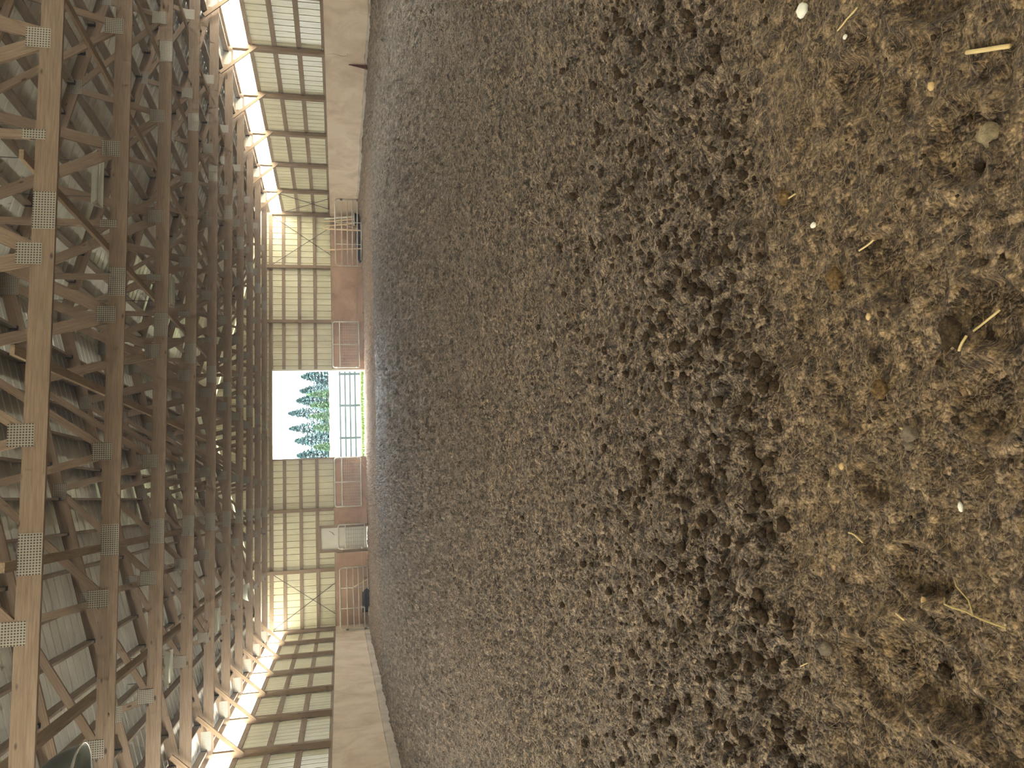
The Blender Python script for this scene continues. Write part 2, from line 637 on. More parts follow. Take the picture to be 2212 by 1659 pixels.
def floor_h(x, y):
    x, y = np.asarray(x, float), np.asarray(y, float)
    base = Z0 + .16 * sst(10.7, 11.95, x) + .06 * sst(3.7, 4.95, -x)
    base = base + .025 * fbm(x * .5, y * .7, 3, 3)
    wob = y + .25 * fbm(x * 1.3, y * .5, 11, 3)
    mid = sst(1.55, 1.95, wob)
    # harrowed, crumbly part: low ridges across the hall and crumbs
    rid = vnoise(x * .8 + 3, (y + .12 * fbm(x * .9, y * .4, 77, 2)) * 7.5, 21)
    rid2 = vnoise(x * 2.2, (y + .06 * fbm(x * 1.5, y, 78, 2)) * 17, 22)
    ang = 1 - np.abs(rid * 2 - 1)
    hm = .026 * ang ** 2 + .016 * rid2 + .034 * fbm(x * 7, y * 9, 31, 4) + .050 * fbm(x * 2.6, y * 15, 37, 3)
    hm = hm + .030 * clods(x, y, .085, 41, .35) + .020 * clods(x, y, .045, 51, .6) + .012 * clods(x, y, .024, 61, .6)
    hm = hm + .024 * fbm(x * 28, y * 34, 33, 3)
    wheel = np.exp(-((y - 4.62 - .02 * x) / .05) ** 2) + .8 * np.exp(-((y - 6.55 - .05 * (x - 2)) / .07) ** 2)
    hm = hm - .03 * wheel
    band = np.exp(-((wob - 2.0) / .28) ** 2)
    hm = hm + band * .03 * clods(x, y, .06, 71, .75)
    hm = hm + sst(5, 13, y) * (.045 * fbm(x * 15, y * 2.4, 35, 4) + .03 * fbm(x * 30, y * 5, 36, 3))
    # packed, trodden part
    hn = .034 * fbm(x * 4, y * 5, 81, 3) + .022 * fbm(x * 13, y * 17, 82, 3) + .016 * fbm(x * 40, y * 50, 83, 3)
    hn = hn + .010 * clods(x, y, .035, 85, .22) + .006 * clods(x, y, .016, 87, .4)
    fibr = 1 - np.abs(vnoise(x * 9 + 4 * fbm(x * 5, y * 5, 91, 2), y * 26, 93) * 2 - 1)
    hn = hn + .007 * fibr ** 3
    for (px, py, a, b, th, dep) in PRINTS:
        dx, dy = x - px, y - py
        c, s_ = math.cos(th), math.sin(th)
        u_ = (dx * c + dy * s_) / a
        v_ = (-dx * s_ + dy * c) / b
        q = np.sqrt(u_ * u_ + v_ * v_) + .10 * fbm(x * 14, y * 14, 95, 2)
        hn = hn * (1 - .6 * (q < 1.0) * sst(1.0, .8, q)) - dep * sst(1.05, .78, q) + dep * .55 * np.exp(-((q - 1.18) / .16) ** 2)
    return base + mid * hm + (1 - mid) * hn, mid


def fh(x, y):
    return float(floor_h(np.array([x]), np.array([y]))[0][0])


def grid_axis(a, b, f):
    r = [a]
    while r[-1] < b:
        r.append(r[-1] + f(r[-1]))
    r[-1] = b
    return np.array(r)


def build_floor():
    rows = np.concatenate([np.linspace(YN, .3, 40)[:-1],
                           grid_axis(.3, YF + .02, lambda y: .0058 * max(y, 1.0))])
    pos = grid_axis(1.5, XR + .15, lambda x: .0072 * (1 + 1.25 * (x - 1.5)))
    neg = -grid_axis(.9, -XL + .15, lambda x: .0072 * (1 + 1.25 * (x - .9)))[::-1]
    cols = np.concatenate([neg, np.arange(-.9 + .0072, 1.5, .0072), pos])
    X, Y = np.meshgrid(cols, rows)
    H, mid = floor_h(X, Y)
    nr, nc = X.shape
    V = np.stack([X * K, Y * K, (H - Z0) * K], -1).reshape(-1, 3).astype(np.float32)
    idx = np.arange(nr * nc).reshape(nr, nc)
    Q = np.stack([idx[:-1, :-1], idx[:-1, 1:], idx[1:, 1:], idx[1:, :-1]], -1).reshape(-1, 4)
    me = bpy.data.meshes.new('floor')
    me.vertices.add(len(V))
    me.vertices.foreach_set('co', V.ravel())
    me.loops.add(Q.size)
    me.loops.foreach_set('vertex_index', Q.ravel().astype(np.int32))
    me.polygons.add(len(Q))
    me.polygons.foreach_set('loop_start', np.arange(0, Q.size, 4, dtype=np.int32))
    me.polygons.foreach_set('use_smooth', np.ones(len(Q), dtype=bool))
    me.update(calc_edges=True)
    a = me.attributes.new('packed', 'FLOAT', 'POINT')
    a.data.foreach_set('value', (1 - mid).astype(np.float32).ravel())
    # warmer, paler footing colour towards the far wall, strongest around the middle
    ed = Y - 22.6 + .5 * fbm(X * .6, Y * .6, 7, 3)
    tawny_band = sst(0, .5, ed) * (.35 + .65 * np.exp(-((X - 4.2) / 4.5) ** 2))
    a = me.attributes.new('tawny_band', 'FLOAT', 'POINT')
    a.data.foreach_set('value', (tawny_band * .9).astype(np.float32).ravel())
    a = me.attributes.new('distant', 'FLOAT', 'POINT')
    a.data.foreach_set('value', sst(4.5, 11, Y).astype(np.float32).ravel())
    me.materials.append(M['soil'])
    o = bpy.data.objects.new('floor', me)
    COL.objects.link(o)
    tag(o, 'brown harrowed arena footing of sand and soil covering the whole hall', 'floor', kind='structure')


build_floor()

HAZE = 0.004
if HAZE > 0:
    hm = bpy.data.materials.new('dust_haze')
    hm.use_nodes = True
    nt = hm.node_tree
    nt.nodes.remove(nt.nodes['Principled BSDF'])
    vs_ = nt.nodes.new('ShaderNodeVolumeScatter')
    vs_.inputs['Color'].default_value = (.88, .94, 1, 1)
    vs_.inputs['Density'].default_value = HAZE
    vs_.inputs["Anisotropy"].default_value = .55
    nt.links.new(vs_.outputs[0], nt.nodes['Material Output'].inputs['Volume'])
    hm.cycles.homogeneous_volume = True


# ------------------------------------------------------------------ shell
def ribs(a0, a1, pitch=.2597, d=.035, minor=True):
    """profile along a wall: list of (along, depth outwards) of ribbed sheet"""
    out = []
    a = a0
    while a < a1 - 1e-6:
        e = min(a + pitch, a1)
        L = e - a
        out += [(a, 0), (a + .80 * L, 0)] if not minor else \
            [(a, 0), (a + .26 * L, 0), (a + .28 * L, .004), (a + .32 * L, .004), (a + .34 * L, 0),
             (a + .54 * L, 0), (a + .56 * L, .004), (a + .60 * L, .004), (a + .62 * L, 0), (a + .84 * L, 0)]
        out += [(a + .87 * L, d), (a + .95 * L, d)]
        a = e
    out.append((a1, 0))
    return out


def sheet_strip(prof, lo, hi, thick=.02):
    """prof of (along,depth) -> closed thin sheet; lo/hi(along,depth)->3-D points"""
    mb = MB()
    n = len(prof)
    vs = []
    for (a, d) in prof:
        vs += [lo(a, d), hi(a, d), lo(a, d + thick), hi(a, d + thick)]
    fs = []
    for i in range(n - 1):
        o, q = i * 4, (i + 1) * 4
        fs += [(o, q, q + 1, o + 1), (o + 2, o + 3, q + 3, q + 2), (o, o + 2, q + 2, q), (o + 1, q + 1, q + 3, o + 3)]
    fs += [(0, 1, 3, 2), ((n - 1) * 4, (n - 1) * 4 + 2, (n - 1) * 4 + 3, (n - 1) * 4 + 1)]
    mb.add(vs, fs, vs)
    return mb


XSR, XSL = XR + .19, XL - .19            # siding planes of the long walls
SLOPE = .255
roofz = lambda x: 4.05 + .2 + SLOPE * ((12.0 - x) if x > XC else (x - (XL - .0)))
tag(sheet_strip(ribs(YN, YF + .2), lambda a, d: (XSR + d, a, .1), lambda a, d: (XSR + d, a, 3.62)).build('wall_right', M['siding']),
    'cream ribbed steel siding along the right long wall', 'wall', kind='structure')
tag(sheet_strip(ribs(YN, YF + .2), lambda a, d: (XSL - d, a, .1), lambda a, d: (XSL - d, a, 3.62)).build('wall_left', M['siding']),
    'cream ribbed steel siding along the left long wall', 'wall', kind='structure')
YS = YF + .15
far = MB()
DX0, DX1, DZ = 1.70, 5.30, 4.02


def wall_piece(mb, x0, x1, z0, z1=None):
    pr = ribs(x0, x1)
    q = sheet_strip(pr, lambda a, d: (a, YS + d, z0), lambda a, d: (a, YS + d, z1 if z1 else roofz(a)))
    mb.add(q.v, q.f, q.g)


wall_piece(far, DX1 + .0, XSR, .1)
wall_piece(far, DX0, XC, DZ)
wall_piece(far, XC, DX1, DZ)
wall_piece(far, XSL, -2.09, .1)
wall_piece(far, -2.09, -1.10, 2.21)
wall_piece(far, -1.10, DX0, .1)
tag(far.build('wall_far', M['siding']), 'cream ribbed steel gable wall at the far end with a wide door opening', 'wall', kind='structure')
near_w = MB()
for x0, x1, z0 in ((XSL, XC, .1), (XC, XSR, .1)):
    q = sheet_strip(ribs(x0, x1, .26, .02, False), lambda a, d: (a, YN - d - .02, z0), lambda a, d: (a, YN - d - .02, roofz(a)))
    near_w.add(q.v, q.f, q.g)
tag(near_w.build('wall_near', M['siding']), 'cream ribbed steel gable wall behind the viewer', 'wall', kind='structure')

def pencil(a0, a1, pitch=.2597):
    out = []
    a = a0
    while a < a1:
        for i in range(30):
            u_ = i / 30
            out.append((a + u_ * pitch, .0011 * math.sin(u_ * 2 * math.pi * 6) + (.022 * max(0, math.sin((u_ - .8) / .2 * math.pi)) if u_ > .8 else 0)))
        a += pitch
    return out


roof = MB()
for sgn in (1, -1):
    e = XR + .55 if sgn > 0 else XL - .55
    q = sheet_strip(pencil(YN - .3, YF + .45), lambda a, d: (e, a, roofz(e) + .03 + d), lambda a, d: (XC, a, roofz(XC) + .03 + d))
    roof.add(q.v, q.f, q.g)
tag(roof.build('ceiling', M['roof'], None, True), 'underside of the ribbed steel roof over the trusses', 'ceiling', kind='structure')

for i, (xs, nm) in enumerate(((XSR, 'right'), (XSL, 'left'))):
    sg = 1 if xs > 0 else -1
    mb = MB()
    xa, xb = sorted((xs + sg * .012, xs + sg * .018))
    mb.box(xa, xb, YN, YF + .2, 3.605, 4.10)
    tag(mb.build('window_%d' % (i + 1), M['eave']), 'translucent white eave strip along the top of the %s wall glowing with daylight' % nm,
        'window', kind='structure')
    mb = MB().box(xs - .02, xs + .03, YN, YF + .2, 4.09, 4.24) if sg > 0 else MB().box(xs - .03, xs + .02, YN, YF + .2, 4.09, 4.24)
    tag(mb.build('trim_%d' % (i + 1), M['girt']), 'wooden eave header above the translucent strip of the %s wall' % nm, 'trim', kind='structure')

if HAZE > 0:
    mb = MB().box(XL - .3, XR + .3, YN + .1, YF - .02, -.2, 6.9)
    tag(mb.build('dust_haze', hm), 'thin dusty haze hanging in the air of the whole hall', 'haze', kind='stuff')

# kick walls (baseboards of the hall) with sheet seams, cap and skirt plank
for i, (x, nm) in enumerate(((XR, 'right'), (XL, 'left'))):
    sg = 1 if x > 0 else -1
    mb, cap, pl = MB(), MB(), MB()
    k = 0
    y1 = YF
    while y1 > YN:
        y0 = max(y1 - S, YN)
        xa, xb = sorted((x, x + sg * .03))
        mb.box(xa, xb, y0 + .002, y1 - .002, .56, 1.625)
        xa, xb = sorted((x - sg * .012, x + sg * .03))
        pl.box(xa, xb, y0 + .003, y1 - .003, .02, .55)
        y1 = y0
    xa, xb = sorted((x - sg * .006, x + sg * .05))
    cap.box(xa, xb, YN, YF, 1.628, 1.655)
    o = mb.build('baseboard_' + nm, M['kick'])
    tag(o, 'dust stained tan plywood kick wall along the foot of the %s wall' % nm, 'kick wall', kind='structure')
    tag(pl.build('trim_%d' % (3 + i), M['plank']), 'pale rough skirt plank below the %s kick wall' % nm, 'trim', kind='structure')
    tag(cap.build('trim_%d' % (5 + i), M['girt']), 'wooden cap rail along the top of the %s kick wall' % nm, 'trim', kind='structure')
mb, pl, cap = MB(), MB(), MB()
for x0, x1 in ((DX1 + .06, 7.41), (7.41, 9.77), (9.77, XR - .002), (-1.04, DX0 - .06), (-2.79, -2.14), (XL + .002, -2.79)):
    mb.box(x0 + .003, x1 - .003, YF - .03, YF, .56, 1.60)
    pl.box(x0 + .003, x1 - .003, YF - .045, YF, .02, .55)
    cap.box(x0, x1, YF - .035, YF + .02, 1.603, 1.635)
tag(mb.build('baseboard_far', M['kick_far']), 'brown plywood kick wall along the far gable wall', 'kick wall', kind='structure')
tag(pl.build('trim_7', M['kick_far']), 'brown skirt plank at the foot of the far kick wall', 'trim', kind='structure')
tag(cap.build('trim_8', M['girt']), 'wooden cap rail on the far kick wall', 'trim', kind='structure')

# scuff squiggle and marks rubbed into the right kick wall
mb = MB()
pts = []
zz = lambda a, b: (XR - .002, a, b)
for i in range(20):
    t_ = i / 19
    pts.append(zz(19.62 - .05 * math.sin(t_ * 7.5) - .05 * t_, 1.56 - .66 * t_ + .0 * t_))
mb.tube(pts, .008, 5)
mb.tube([zz(19.52 + .05 * math.sin(a), .98 - .06 * math.cos(a)) for a in [j * .5 for j in range(9)]], .008, 5)
tag(mb.build('scuff_mark', M['chalk']), 'pale squiggly chalk scuff on the right kick wall above the rusty stake', 'mark')

# door opening: white right jamb, timber left jamb, header
mb = MB().box(DX1, DX1 + .06, YF - .06, YF + .2, .2, DZ)
tag(mb.build('trim_9', M['white_paint']), 'white jamb board on the right side of the far door opening', 'trim', kind='structure')
mb = MB().box(DX0 - .06, DX0, YF - .06, YF + .2, .2, DZ)
tag(mb.build('trim_10', M['girt']), 'bare wood jamb board on the left side of the far door opening', 'trim', kind='structure')
mb = MB().box(DX0 - .06, DX1 + .06, YF - .04, YF + .2, DZ, DZ + .12)
tag(mb.build('trim_11', M['girt']), 'wooden header over the far door opening', 'trim', kind='structure')

# ------------------------------------------------------------------ posts
NPOST = 9
for sg, x, nm in ((1, XR, 'right'), (-1, XL, 'left')):
    xa, xb = sorted((x + sg * .035, x + sg * .165))
    p0 = None
    for j in range(0, NPOST):
        y = YF - j * S if j else YF - .02
        lab = ('square wooden post at the far %s corner of the hall' % nm) if j == 0 else \
            '%s square wooden wall post from the far %s corner, carrying a roof truss' % (NTH[j], nm)
        if p0 is None:
            p0 = MB().box(xa, xb, YF, YF + .14, .1, 4.02).build('wall_post', M['post'])
            tag(p0, lab, 'post', 'posts of the %s wall' % nm)
        else:
            c = p0.copy()
            COL.objects.link(c)
            c.location = p0.location + Vector((0, -j * S, 0)) * K
            c['label'] = lab
FARPX = [(9.77, 'between the right corner gate and the right corner'), (7.41, 'just right of the right mesh gate'),
         (-.40, 'just left of the left mesh gate'), (-2.79, 'above the inner end of the left corner gate')]
for x, w_ in FARPX:
    o = MB().box(x - .065, x + .065, YF - .005, YF + .10, 1.64, 4.5).build('wall_post', M['post'])
    tag(o, 'square wooden post on the far wall ' + w_, 'post', 'posts of the far wall')

# ------------------------------------------------------------------ girts
ROWS = [(2.24, 2.37, 'lowest'), (2.88, 3.01, 'middle'), (3.52, 3.63, 'top')]
for sg, x, nm in ((1, XR, 'right'), (-1, XL, 'left')):
    xa, xb = sorted((x + sg * .165, x + sg * .19))
    for (z0, z1, rn) in ROWS + [(1.655, 1.71, 'sill')]:
        g0 = None
        for j in range(0, NPOST - 1):
            lab = ('flat wooden %s board on the %s wall in the %s bay from the far corner' if rn == 'sill' else
                   'flat wooden %s girt on the %s wall in the %s bay from the far corner') % (rn, nm, NTH[j])
            if g0 is None:
                g0 = MB().box(xa, xb, YF - S + .004, YF - .004, z0, z1).build('wall_girt', M['girt'])
                tag(g0, lab, 'girt', 'girts of the %s wall' % nm)
            else:
                c = g0.copy()
                COL.objects.link(c)
                c.location = g0.location + Vector((0, -j * S, 0)) * K
                c['label'] = lab
BAYS = [(9.84, XR + .03, 'rightmost bay'), (7.48, 9.70, 'second bay from the right'), (DX1 + .06, 7.34, 'bay just right of the door opening'),
        (-.33, DX0 - .06, 'bay just left of the door opening'), (-2.72, -.47, 'white door bay'), (XL - .03, -2.86, 'leftmost bay')]
for x0, x1, bn in BAYS:
    for z0, z1, rn in ((2.23, 2.36, 'lowest'), (2.87, 2.995, 'second'), (3.50, 3.63, 'third'), (4.0, 4.15, 'top')):
        o = MB().box(x0, x1, YF + .10, YF + .15, z0, z1).build('wall_girt', M['girt'])
        tag(o, '%s flat girt of the far wall in the %s' % (rn, bn), 'girt', 'girts of the far wall')

# cable cross braces of the two corners
def cable(p, q, lab):
    tag(MB().tube([p, q], .012, 6).build('brace_cable', M['cable']), lab, 'cable', 'cross brace cables')


yc = YF + .085
cable((XR - .02, yc, 4.0), (9.82, yc, .9), 'thin far wall brace cable falling from the top of the far right corner')
cable((9.85, yc - .03, 4.0), (XR - .05, yc - .03, 1.05), 'thin far wall brace cable rising from the foot of the far right corner')
cable((XL + .02, yc, 4.0), (-2.83, yc, .9), 'thin far wall brace cable falling from the top of the far left corner')
cable((-2.86, yc - .03, 4.0), (XL + .05, yc - .03, 1.05), 'thin far wall brace cable rising from the foot of the far left corner')
xc = XR + .10
cable((xc, YF - .1, 1.0), (xc, YF - S + .2, 3.75), 'thin brace cable rising away from the far right corner along the right wall')
cable((xc - .03, YF - .1, 3.6), (xc - .03, YF - S + .2, 1.2), 'thin brace cable falling away from the far right corner along the right wall')

# ------------------------------------------------------------------ roof trusses
BOT = [2.43, .71, -1.04, -2.74]
TOPN = [XC, 1.95, .30, -1.30, -2.95]
tcb = lambda x: 4.05 + SLOPE * (min(x - XL, 12.0 - x))    # underside of the top chord


def make_truss():
    root = thing('roof_truss', (XC, T1, 4.02), 'nearest roof truss of brown timber with nail plates, cut by the picture edge', 'roof truss', 'roof trusses')
    th = .04
    yb = T1 + th / 2
    ch = [MB().box(XL - .10, -.36, T1, T1 + th, 4.02, 4.22).build('bottom_chord', M['truss'], root)]
    ch.append(MB().box(-.357, 2.855, T1, T1 + th, 4.02, 4.22).build('bottom_chord', M['truss'], root))
    ch.append(MB().box(2.858, 7.505, T1, T1 + th, 4.02, 4.22).build('bottom_chord', M['truss'], root))
    ch.append(MB().box(7.508, XR + .10, T1, T1 + th, 4.02, 4.22).build('bottom_chord', M['truss'], root))
    for sg in (1, -1):
        e = XR + .45 if sg > 0 else XL - .45
        z = lambda x: 4.05 + SLOPE * ((12.0 - x) if sg > 0 else (x - XL))
        pts = [(e, z(e)), (XC, z(XC)), (XC, z(XC) + .2), (e, z(e) + .2)]
        mb = MB()
        r = random.random() * 40
        vs = [(p[0], y, p[1]) for y in (T1, T1 + th) for p in pts]
        gs = [(abs(v[0]) + r, v[2] - z(v[0]), v[1]) for v in vs]
        mb.add(vs, [(0, 1, 2, 3), (7, 6, 5, 4), (0, 4, 5, 1), (1, 5, 6, 2), (2, 6, 7, 3), (3, 7, 4, 0)], gs)
        mb.build('top_chord', M['truss'], root)
    mir = lambda x: 2 * 3.53 - x
    plate = []
    for side in (1, -1):
        f = (lambda x: x) if side > 0 else mir
        for i, b in enumerate(BOT):
            for jx, tx in ((0, TOPN[i]), (1, TOPN[i + 1])):
                p = Vector((f(b + (.045 if jx == 0 else -.045)), yb, 4.215))
                tp = Vector((f(tx + (-.05 if jx == 0 else .05)) if tx != XC else f(XC - .09), yb, tcb(f(tx)) + .02 if tx != XC else tcb(XC) - .04))
                hgt = .14 if (jx == 1 and i == 0) or (jx == 0 and i == 0) else .09
                MB().beam(p, tp, th - .002, hgt, (0, 0, 1) if abs((tp - p).normalized().z) < .98 else (1, 0, 0)).build('web', M['truss'], root)
            plate.append((f(b), 4.235, .105, .11))
        for tx in TOPN[1:]:
            plate.append((f(tx), tcb(f(tx)) + .07, .12, .09))
    MB().beam((3.62, yb, 4.22), (3.62, yb, tcb(XC) - .02), th - .004, .09, (1, 0, 0)).build('king_post', M['truss'], root)
    plate.append((3.62, 4.235, .05, .10))
    for x in (-.358, 2.857, 7.506):
        plate.append((x, 4.12, .185, .098))
    plate.append((XC, tcb(XC) + .06, .2, .13))
    for x in (XR - .18, XL + .18):
        plate.append((x, 4.17, .19, .10))
    for (x, z, hx, hz) in plate:
        mb = MB()
        mb.box(x - hx, x + hx, T1 - .004, T1 - .0005, z - hz, z + hz)
        mb.g = [(v[0], v[2], v[1]) for v in mb.v]
        mb.build('nail_plate', M['plate'], ch[sum(x > q for q in (-.4, 2.85, 7.5))] if z < 4.26 else root)
    return root


truss0 = make_truss()
trusses = [truss0]
for k in range(1, 10):
    trusses.append(copy_tree(truss0, (0, k * S, 0), '%s roof truss of brown timber counted from the near edge of the picture' % ORD[k]
                             if k < 9 else 'farthest roof truss of brown timber, last before the gable'))

# long bracing boards lying on the bottom chords
for x, w_, h_, nm in ((9.45, .09, .04, 'first'), (7.47, .09, .04, 'second'), (5.5, .09, .04, 'third'), (3.30, .09, .04, 'fourth'),
                      (1.455, .09, .04, 'fifth'), (-.45, .09, .04, 'sixth'), (-2.18, .05, .14, 'seventh')):
    o = MB().box(x - w_ / 2, x + w_ / 2, T1 - .25, T1 + 9 * S + .1, 4.221, 4.221 + h_).build('bracing_board', M['girt'])
    tag(o, '%s lengthwise bracing board from the right wall, lying on the truss bottom chords' % nm, 'brace', 'lengthwise bracing boards')

# knee braces
for sg, x, nm in ((1, XR, 'right'), (-1, XL, 'left')):
    b0 = None
    for j in range(1, NPOST):
        y = YF - j * S - .022
        lab = 'diagonal knee brace on the %s post from the far %s corner' % (NTH[j], nm)
        if b0 is None:
            xa = x + sg * .10
            b0 = MB().beam((xa, YF - .022, 3.42), (x - sg * .72, YF - .022, 4.32), .04, .085, (0, 0, 1)).build('knee_brace', M['post'])
            yb0 = YF - .022
            tag(b0, lab, 'brace', 'knee braces of the %s wall' % nm)
            b0.location = b0.location + Vector((0, -j * S, 0)) * K
            base = b0.location.copy()
        else:
            c = b0.copy()
            COL.objects.link(c)
            c.location = base + Vector((0, -(j - 1) * S, 0)) * K
            c['label'] = lab

# purlins in hangers between the trusses
for sg, nm in ((1, 'right'), (-1, 'left')):
    for r in range(16):
        x = (XR + .02 - .52 * r) if sg > 0 else (XL - .02 + .52 * r)
        zt = roofz(x) + .024
        root = None
        for k in range(9):
            lab = '%s purlin up from the %s eave between the %s and %s trusses' % (NTH[r], nm, NTH[k], NTH[k + 1])
            if root is None:
                root = thing('roof_purlin', (x, T1 + .04, zt - .135), lab, 'purlin', 'roof purlins')
                bm_ = MB().box(x - .019, x + .019, T1 + .043, T1 + S - .006, zt - .135, zt).build('beam', M['purlin'], root)
                MB().box(x - .026, x + .026, T1 + S - .065, T1 + S - .0055, zt - .14, zt - .03).build('hanger', M['hanger'], bm_)
            else:
                copy_tree(root, (0, k * S, 0), lab)

# ------------------------------------------------------------------ lamps under the roof
def trough(x0, x1, y, z, lab, tilt=0.0, w_=.16):
    L = x1 - x0
    root = thing('strip_light', ((x0 + x1) / 2, y, z), lab, 'light', 'strip lights in the roof')
    prof = [(-w_, .0), (-w_ * .30, .085), (w_ * .30, .085), (w_, .0), (w_, .008), (w_ * .34, .097), (-w_ * .34, .097), (-w_, .008)]
    rf_ = MB().prism([(y + a, z + b) for a, b in prof], 'x', x0, x1).build('reflector', M['fixture'], root)
    for e in (x0, x1 - .012):
        MB().prism([(y - w_, z), (y - w_ * .3, z + .086), (y + w_ * .3, z + .086), (y + w_, z), (y + .04, z + .01), (y, z + .045), (y - .04, z + .01)], 'x', e, e + .012).build('end_cap', M['fixture_end'], rf_)
    for o_ in (-.05, .05):
        MB().tube([(x0 + .03, y + o_, z + .03), (x1 - .03, y + o_, z + .03)], .014, 8).build('lamp_tube', M['white_paint'], root, True)
    for xx in (x0 + .15 * L, x1 - .15 * L):
        MB().tube([(xx, y, z + .095), (xx, y, tcb(xx) + .15)], .005, 5).build('hanging_wire', M['cable'], root)
    return root


trough(4.28, 5.03, 11.2, 4.66, 'white strip light between the second and third trusses on the right of centre')
trough(3.45, 3.98, 13.7, 4.18, 'white strip light hanging at the middle of the hall between the third and fourth trusses')
trough(-2.86, -2.30, 13.7, 4.12, 'white strip light on the left side between the third and fourth trusses')
trough(-2.80, -2.27, 18.4, 4.06, 'small far white strip light on the left side between the fifth and sixth trusses')

root = thing('bay_lamp', (-2.62, 8.9, 4.0), 'large grey bell shaped bay lamp at the left edge between the nearest two trusses', 'lamp')
bx, by, bz = -2.66, 8.9, 4.0
sh_ = MB().lathe([(.085, .50), (.10, .44), (.12, .40), (.17, .34), (.24, .24), (.29, .12), (.31, .03), (.32, .0), (.305, .0), (.28, .11), (.23, .23), (.16, .32), (.10, .38), (.0, .39)], (bx, by, bz), 36).build('shade', M['bell_steel'], root, True)
MB().lathe([(.322, -.006), (.330, .0), (.322, .012), (.312, .0), (.322, -.006)], (bx, by, bz), 36).build('rim', M['bell_glass'], sh_, True)
MB().lathe([(.0, .66), (.07, .66), (.085, .62), (.085, .48), (.0, .48)], (bx, by, bz), 20).build('housing', M['bell_steel'], root, True)
MB().lathe([(.0, .06), (.05, .08), (.07, .16), (.04, .26), (.03, .36)], (bx, by, bz), 14).build('bulb', M['white_paint'], root, True)
MB().tube([(bx, by, bz + .65), (bx, by, tcb(bx) + .17)], .008, 6).build('hanging_rod', M['cable'], root)
root = thing('bay_lamp', (-2.58, 24.0, 4.05), 'small far bay lamp with a bright round shade, left of the middle near the gable', 'lamp')
MB().lathe([(.06, .30), (.11, .24), (.22, .10), (.26, .0), (.25, .0), (.20, .10), (.10, .22), (0, .24)], (-2.58, 24.0, 4.05), 24).build('shade', M['fixture'], root, True)
MB().tube([(-2.58, 24.0, 4.33), (-2.58, 24.0, roofz(-2.58) + .02)], .008, 6).build('hanging_rod', M['cable'], root)


# ------------------------------------------------------------------ gates
def rounded(p0, p1, z0, z1, r):
    """path of a rounded-top gate frame standing from p0 to p1 (2-D points)"""
    p0, p1 = Vector(p0), Vector(p1)
    d = (p1 - p0)
    L = d.length
    d /= L
    pt = lambda s_, z: (p0.x + d.x * s_, p0.y + d.y * s_, z)
    path = [pt(0, z0), pt(0, z1 - r)]
    for i in range(1, 7):
        a = math.pi / 2 * i / 6
        path.append(pt(r - r * math.cos(a), z1 - r + r * math.sin(a)))
    for i in range(0, 7):
        a = math.pi / 2 * i / 6
        path.append(pt(L - r + r * math.sin(a), z1 - r + r * math.cos(a)))
    path += [pt(L, z0)]
    return path, pt, L


def bar_gate(p0, p1, z0, z1, rails, verts, mat, lab, rr=.025):
    path, pt, L = rounded(p0, p1, z0, z1, .13)
    root = thing('corner_gate', pt(L / 2, z0), lab, 'gate')
    fr_ = MB().tube(path, rr, 8).build('frame', mat, root, True)
    for z in rails:
        MB().tube([pt(.0, z), pt(L, z)], rr * .85, 8).build('rail', mat, root, True)
    for s_ in verts:
        MB().tube([pt(s_ * L, z0), pt(s_ * L, z1)], rr * .75, 8).build('upright', mat, root, True)
    for s_, z in ((0, z0 + .15), (0, z1 - .25)):
        q = pt(s_, z)
        MB().tube([(q[0], q[1], z - .05), (q[0], q[1], z + .05)], rr * 1.5, 8).build('hinge', M['dark_pipe'], fr_, True)


bar_gate((XR - .05, 29.80), (9.74, 31.62), .36, 1.42, (.37, .53, .73, .93, 1.16), (.33, .66), M['galv'],
         'grey six bar pipe gate standing across the far right corner in front of poles')
bar_gate((XL + .06, 30.4), (-2.73, 31.62), .35, 1.44, (.36, .53, .73, .93, 1.17), (.33, .66), M['white_pipe'],
         'pale six bar pipe gate standing across the far left corner')


def mesh_gate(x0, x1, z0, z1, zm, lab, name='mesh_gate', mat='white_pipe', y=YF - .12, meshmat='galv', midv=True, step=.075):
    path, pt, L = rounded((x0, y), (x1, y), z0, z1, .10)
    root = thing(name, pt(L / 2, z0), lab, 'gate')
    fr_ = MB().tube(path, .029, 8).build('frame', M[mat], root, True)
    MB().tube([pt(0, z0 + .01), pt(L, z0 + .01)], .022, 8).build('bottom_rail', M[mat], root, True)
    MB().tube([pt(0, zm), pt(L, zm)], .024, 8).build('middle_rail', M[mat], root, True)
    if midv:
        MB().tube([pt(L / 2, z0), pt(L / 2, z1)], .024, 8).build('middle_upright', M[mat], root, True)
    mb = MB()
    s_ = step
    while s_ < L - .02:
        mb.tube([pt(s_, z0), pt(s_, zm)], .0035, 4, False)
        s_ += step * 1.6
    z = z0 + step * .6
    while z < zm:
        mb.tube([pt(0, z), pt(L, z)], .0035, 4, False)
        z += step * (.45 + .8 * (z - z0) / (zm - z0))
    mb.build('wire_mesh', M[meshmat], root)
    for z in (z0 + .12, z1 - .16):
        q = pt(0, z)
        MB().tube([(q[0], q[1] - .01, z - .04), (q[0], q[1] - .01, z + .04)], .034, 8).build('hinge', M[mat], fr_, True)


mesh_gate(5.42, 7.36, .50, 1.585, 1.30, 'white pipe gate with wire mesh folded against the wall right of the door opening')
mesh_gate(1.66, -.31, .53, 1.585, 1.30, 'white pipe gate with wire mesh folded against the wall left of the door opening')
mesh_gate(-2.0, -1.04, .42, 1.48, 1.20, 'narrow pipe gate with dark wire grid in front of the small white door', 'walk_gate', 'galv', YF - .05, 'dark_pipe', False, .10)

